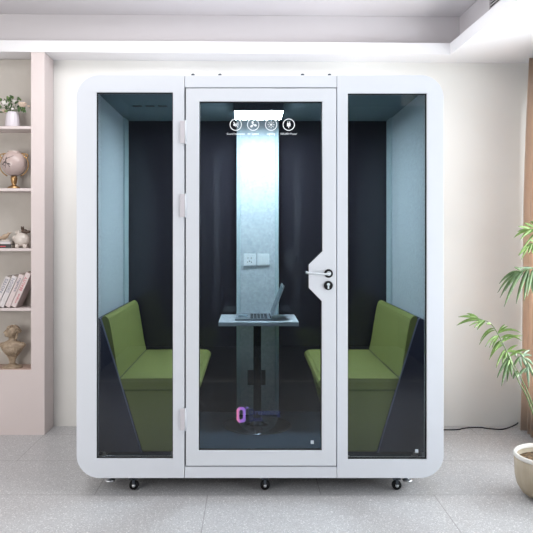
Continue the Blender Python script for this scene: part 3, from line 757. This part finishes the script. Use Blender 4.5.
# ------------------------------------------------------------------ PALM
pc = Vector((1.655, .0, 0))
pp = thing('potted_palm', pc, 'leafy green palm in a rounded cement pot at the right edge', 'plant')
MB().lathe([(.105, 0), (.135, .006), (.165, .028), (.188, .065), (.198, .11), (.201, .17), (.203, .222), (.196, .222), (.192, .21), (.188, .15), (.10, .05)], pc, 48).obj('pot', 'pot', pp)
MB().lathe([(.2035, .2225), (.206, .227), (.205, .240), (.201, .244), (.192, .244), (.189, .238), (.189, .2225)], pc, 48, cap=False).obj('rim', 'pot_rim', pp)
MB().lathe([(.187, .185), (.187, .197), (.1, .202), (.02, .204)], pc, 32).obj('soil', 'soil', pp)
def W(px, py, y): return Vector((PX(px, y), y, PZ(py, y)))
def spline(P_, n):
    out = []
    Q = [P_[0]] + P_ + [P_[-1]]
    for i in range(len(P_) - 1):
        a, b_, c_, d_ = Q[i:i + 4]
        for k in range(n):
            t_ = k / n; out.append(.5 * ((2 * b_) + (c_ - a) * t_ + (2 * a - 5 * b_ + 4 * c_ - d_) * t_ ** 2 + (3 * b_ - a - 3 * c_ + d_) * t_ ** 3))
    return out + [P_[-1]]
def frond(ctrl, y0, y1, leaves, m, from_pot=True):
    """ctrl: rachis points base to tip; leaves: (base on rachis, tip, width, sag)"""
    n = len(ctrl); pts = [W(px, py, y0 + (y1 - y0) * i / (n - 1)) for i, (px, py) in enumerate(ctrl)]
    if from_pot: pts = [pc + Vector((random.uniform(-.03, .03), random.uniform(-.03, .03), .19))] + pts
    cur = spline(pts, 8)
    st = MB().tube(cur, .0042, 7, .0014).obj('stem', 'stem', pp)
    mb = MB()
    for (bx, by, tx, ty, w_, sg) in leaves:
        best = min(cur, key=lambda p: (p - W(bx, by, p.y)).length)
        tip = W(tx, ty, best.y + random.uniform(-.05, .05))
        mb.leaf(best, tip, w_ * .78, sg, side=(random.uniform(-.2, .2), 1, random.uniform(-.1, .4)))
    mb.obj('leaflets', m, st)
# lower frond reaching left (positions measured in the photo, spread in depth)
frond([(529, 402), (519, 382), (509, 357), (500, 338), (491, 324), (480, 319), (471, 316)], .05, .02, [
    (478, 320, 466.5, 313.5, .008, .006), (478, 320, 458, 317, .009, .008), (479, 321, 456.5, 325.5, .011, .012), (482, 321, 466, 322, .007, .006), (485, 322, 469, 326, .007, .008), (485, 322, 477, 330, .009, .004), (484, 322, 474, 328, .008, .003),
    (491, 325, 486, 324, .010, .002), (493, 329, 480, 341, .007, .020), (494, 331, 479, 345, .006, .022), (497, 336, 485, 347, .008, .016), (498, 337, 489, 348, .008, .012), (497, 336, 492, 348, .007, .008),
    (501, 341, 490, 357, .009, .016), (502, 343, 494, 352, .009, .010), (503, 345, 489, 360, .009, .020), (503, 345, 492, 353, .008, .006),
    (505, 350, 496, 368, .010, .010), (506, 351, 502, 364, .010, .004), (506, 351, 505, 360, .009, .002),
    (499, 332, 505, 324, .008, .004), (499, 332, 508, 326, .008, .006), (500, 334, 521, 333, .009, .022), (502, 337, 522, 341, .009, .022), (503, 341, 523, 336, .008, .014), (505, 340, 508, 334, .009, .002),
    (507, 352, 518, 345, .008, .006), (509, 352, 524, 355, .010, .010), (508, 356, 527, 350, .009, .012), (509, 358, 513, 366, .010, .002), (510, 359, 508, 366, .010, .002)], 'frond1')
frond([(530, 398), (522, 380), (516, 368), (510, 359), (506, 354)], .10, .08, [
    (505, 362, 497, 378, .012, .010), (505, 362, 501.5, 386, .012, .006), (504, 364, 507, 382, .010, .003), (505, 362, 512, 377, .012, .004), (511, 360, 507, 352, .011, .002), (512, 362, 504, 357, .010, .002),
    (518, 371, 513, 379, .012, .003), (519, 373, 517, 378, .012, .002), (514, 365, 520, 356, .010, .003), (520, 375, 526, 368, .012, .003), (509, 359, 500, 372, .009, .010)], 'frond2')
frond([(540, 395), (532, 372), (524, 358), (516, 357)], .16, .20, [
    (522, 358, 530, 350, .010, .006), (522, 358, 532, 356, .010, .008), (524, 359, 534, 366, .010, .008), (522, 358, 529, 372, .010, .004), (518, 357, 522, 368, .009, .003), (526, 362, 535, 380, .011, .006), (526, 362, 529, 388, .010, .004), (517, 357, 514, 350, .009, .002), (524, 359, 519, 352, .009, .002), (528, 366, 524, 374, .009, .002)], 'frond3')
# middle frond
frond([(556, 330), (548, 280), (538, 270), (528, 269), (519, 272)], .0, -.04, [
    (521, 271, 499, 284, .011, .020), (521, 271, 500, 298, .011, .022), (520, 272, 497.5, 293, .010, .022), (523, 272, 504, 307, .012, .020), (525, 272, 509, 296, .011, .014), (527, 270, 505, 291, .010, .018),
    (527, 272, 516, 304, .012, .008), (529, 273, 518, 298, .011, .006), (530, 274, 524, 301, .012, .003), (533, 272, 527, 297, .011, .002), (535, 272, 532, 294, .011, .002), (522, 271, 514, 267, .008, .003), (533, 269, 540, 285, .012, .002)], 'frond2')
frond([(560, 330), (552, 275), (542, 268), (534, 268)], .08, .06, [(534, 268, 520, 272, .008, .006), (536, 270, 531, 290, .011, .003), (533, 268, 515, 269, .007, .004), (538, 270, 525, 286, .010, .006), (538, 270, 537, 296, .011, .002)], 'frond3')
# top frond
frond([(566, 300), (560, 250), (550, 232), (538, 228), (528, 230)], .05, .02, [
    (528, 230, 513.5, 238, .009, .008), (529, 230, 517, 232, .008, .006), (531, 229, 518, 226.5, .009, .004), (533, 229, 520, 240, .010, .006), (535, 228, 524, 223, .010, .004), (537, 228, 525, 236, .010, .004), (540, 228, 530, 221, .010, .004), (541, 229, 534, 240, .011, .002), (545, 230, 536, 219, .010, .003),
    (538, 241, 518.5, 255, .006, .006)], 'frond1')
frond([(570, 300), (562, 262), (550, 246), (536, 243), (527, 246)], .12, .10, [(528, 246, 518.5, 256, .009, .003), (530, 246, 521, 260, .006, .003), (529, 246, 523, 255, .011, .001), (532, 245, 528, 254, .010, .001), (535, 244, 532, 254, .011, .001), (538, 243, 538, 256, .011, .001), (533, 244, 524, 248, .009, .002), (537, 243, 529, 240, .009, .003)], 'frond1')

# ------------------------------------------------------------------ CORD
mb = MB(); pts = [Vector(p) for p in ((1.02, 1.30, .005), (PX(452, 1.31), 1.30, .005), (PX(462, 1.33), 1.33, .005), (PX(470, 1.34), 1.355, .005), (PX(480, 1.36), 1.36, .005), (PX(488, 1.32), 1.335, .005), (PX(500, 1.3), 1.31, .005), (PX(506, 1.32), 1.33, .005), (PX(511, 1.37), 1.365, .009), (PX(516, 1.39), 1.385, .022), (PX(518, 1.40), 1.40, .03))]
mb.tube(spline(pts, 6), .0048, 8)
tag(mb.obj('power_cord', 'cord'), 'thin black power cord trailing along the floor from booth to right wall', 'cord')

# ------------------------------------------------------------------ LIGHT
def area(name, loc, rot, sx, sy_, power, col=(1, 1, 1)):
    l = bpy.data.lights.new(name, 'AREA'); l.shape = 'RECTANGLE'; l.size = sx; l.size_y = sy_; l.energy = power; l.color = col
    o = bpy.data.objects.new(name, l); C.objects.link(o); o.location = loc; o.rotation_euler = rot; return o
area('daylight_right', (XR + .85, -.66, 1.15), (0, R(112), 0), 3.0, 4.8, 360, (.93, .97, 1.0))
area('key_left', (-2.6, YF - .25, 1.5), (R(103), 0, 0), 1.5, 1.75, 88, (1.0, .955, .93))  # added front-left key light, set outside the added window
area('fill_tray', (-.5, .1, 3.12), (0, 0, 0), 2.6, 1.2, 44, (.98, .98, 1.0))  # added fill under the raised ceiling to lift the walls, no fixture there
wd = bpy.data.worlds.new('world'); sc.world = wd; wd.use_nodes = True
wd.node_tree.nodes['Background'].inputs[0].default_value = (.85, .92, 1, 1); wd.node_tree.nodes['Background'].inputs[1].default_value = .6

sc.view_settings.view_transform = 'Standard'; sc.view_settings.look = 'None'; sc.view_settings.gamma = 1; sc.view_settings.exposure = 0.12
sc.view_settings.use_curve_mapping = False
sc.cycles.max_bounces = 10; sc.cycles.transparent_max_bounces = 16; sc.cycles.diffuse_bounces = 5
sc.cycles.sample_clamp_indirect = 4; sc.cycles.caustics_reflective = False; sc.cycles.caustics_refractive = False
sc.cycles.use_denoising = True
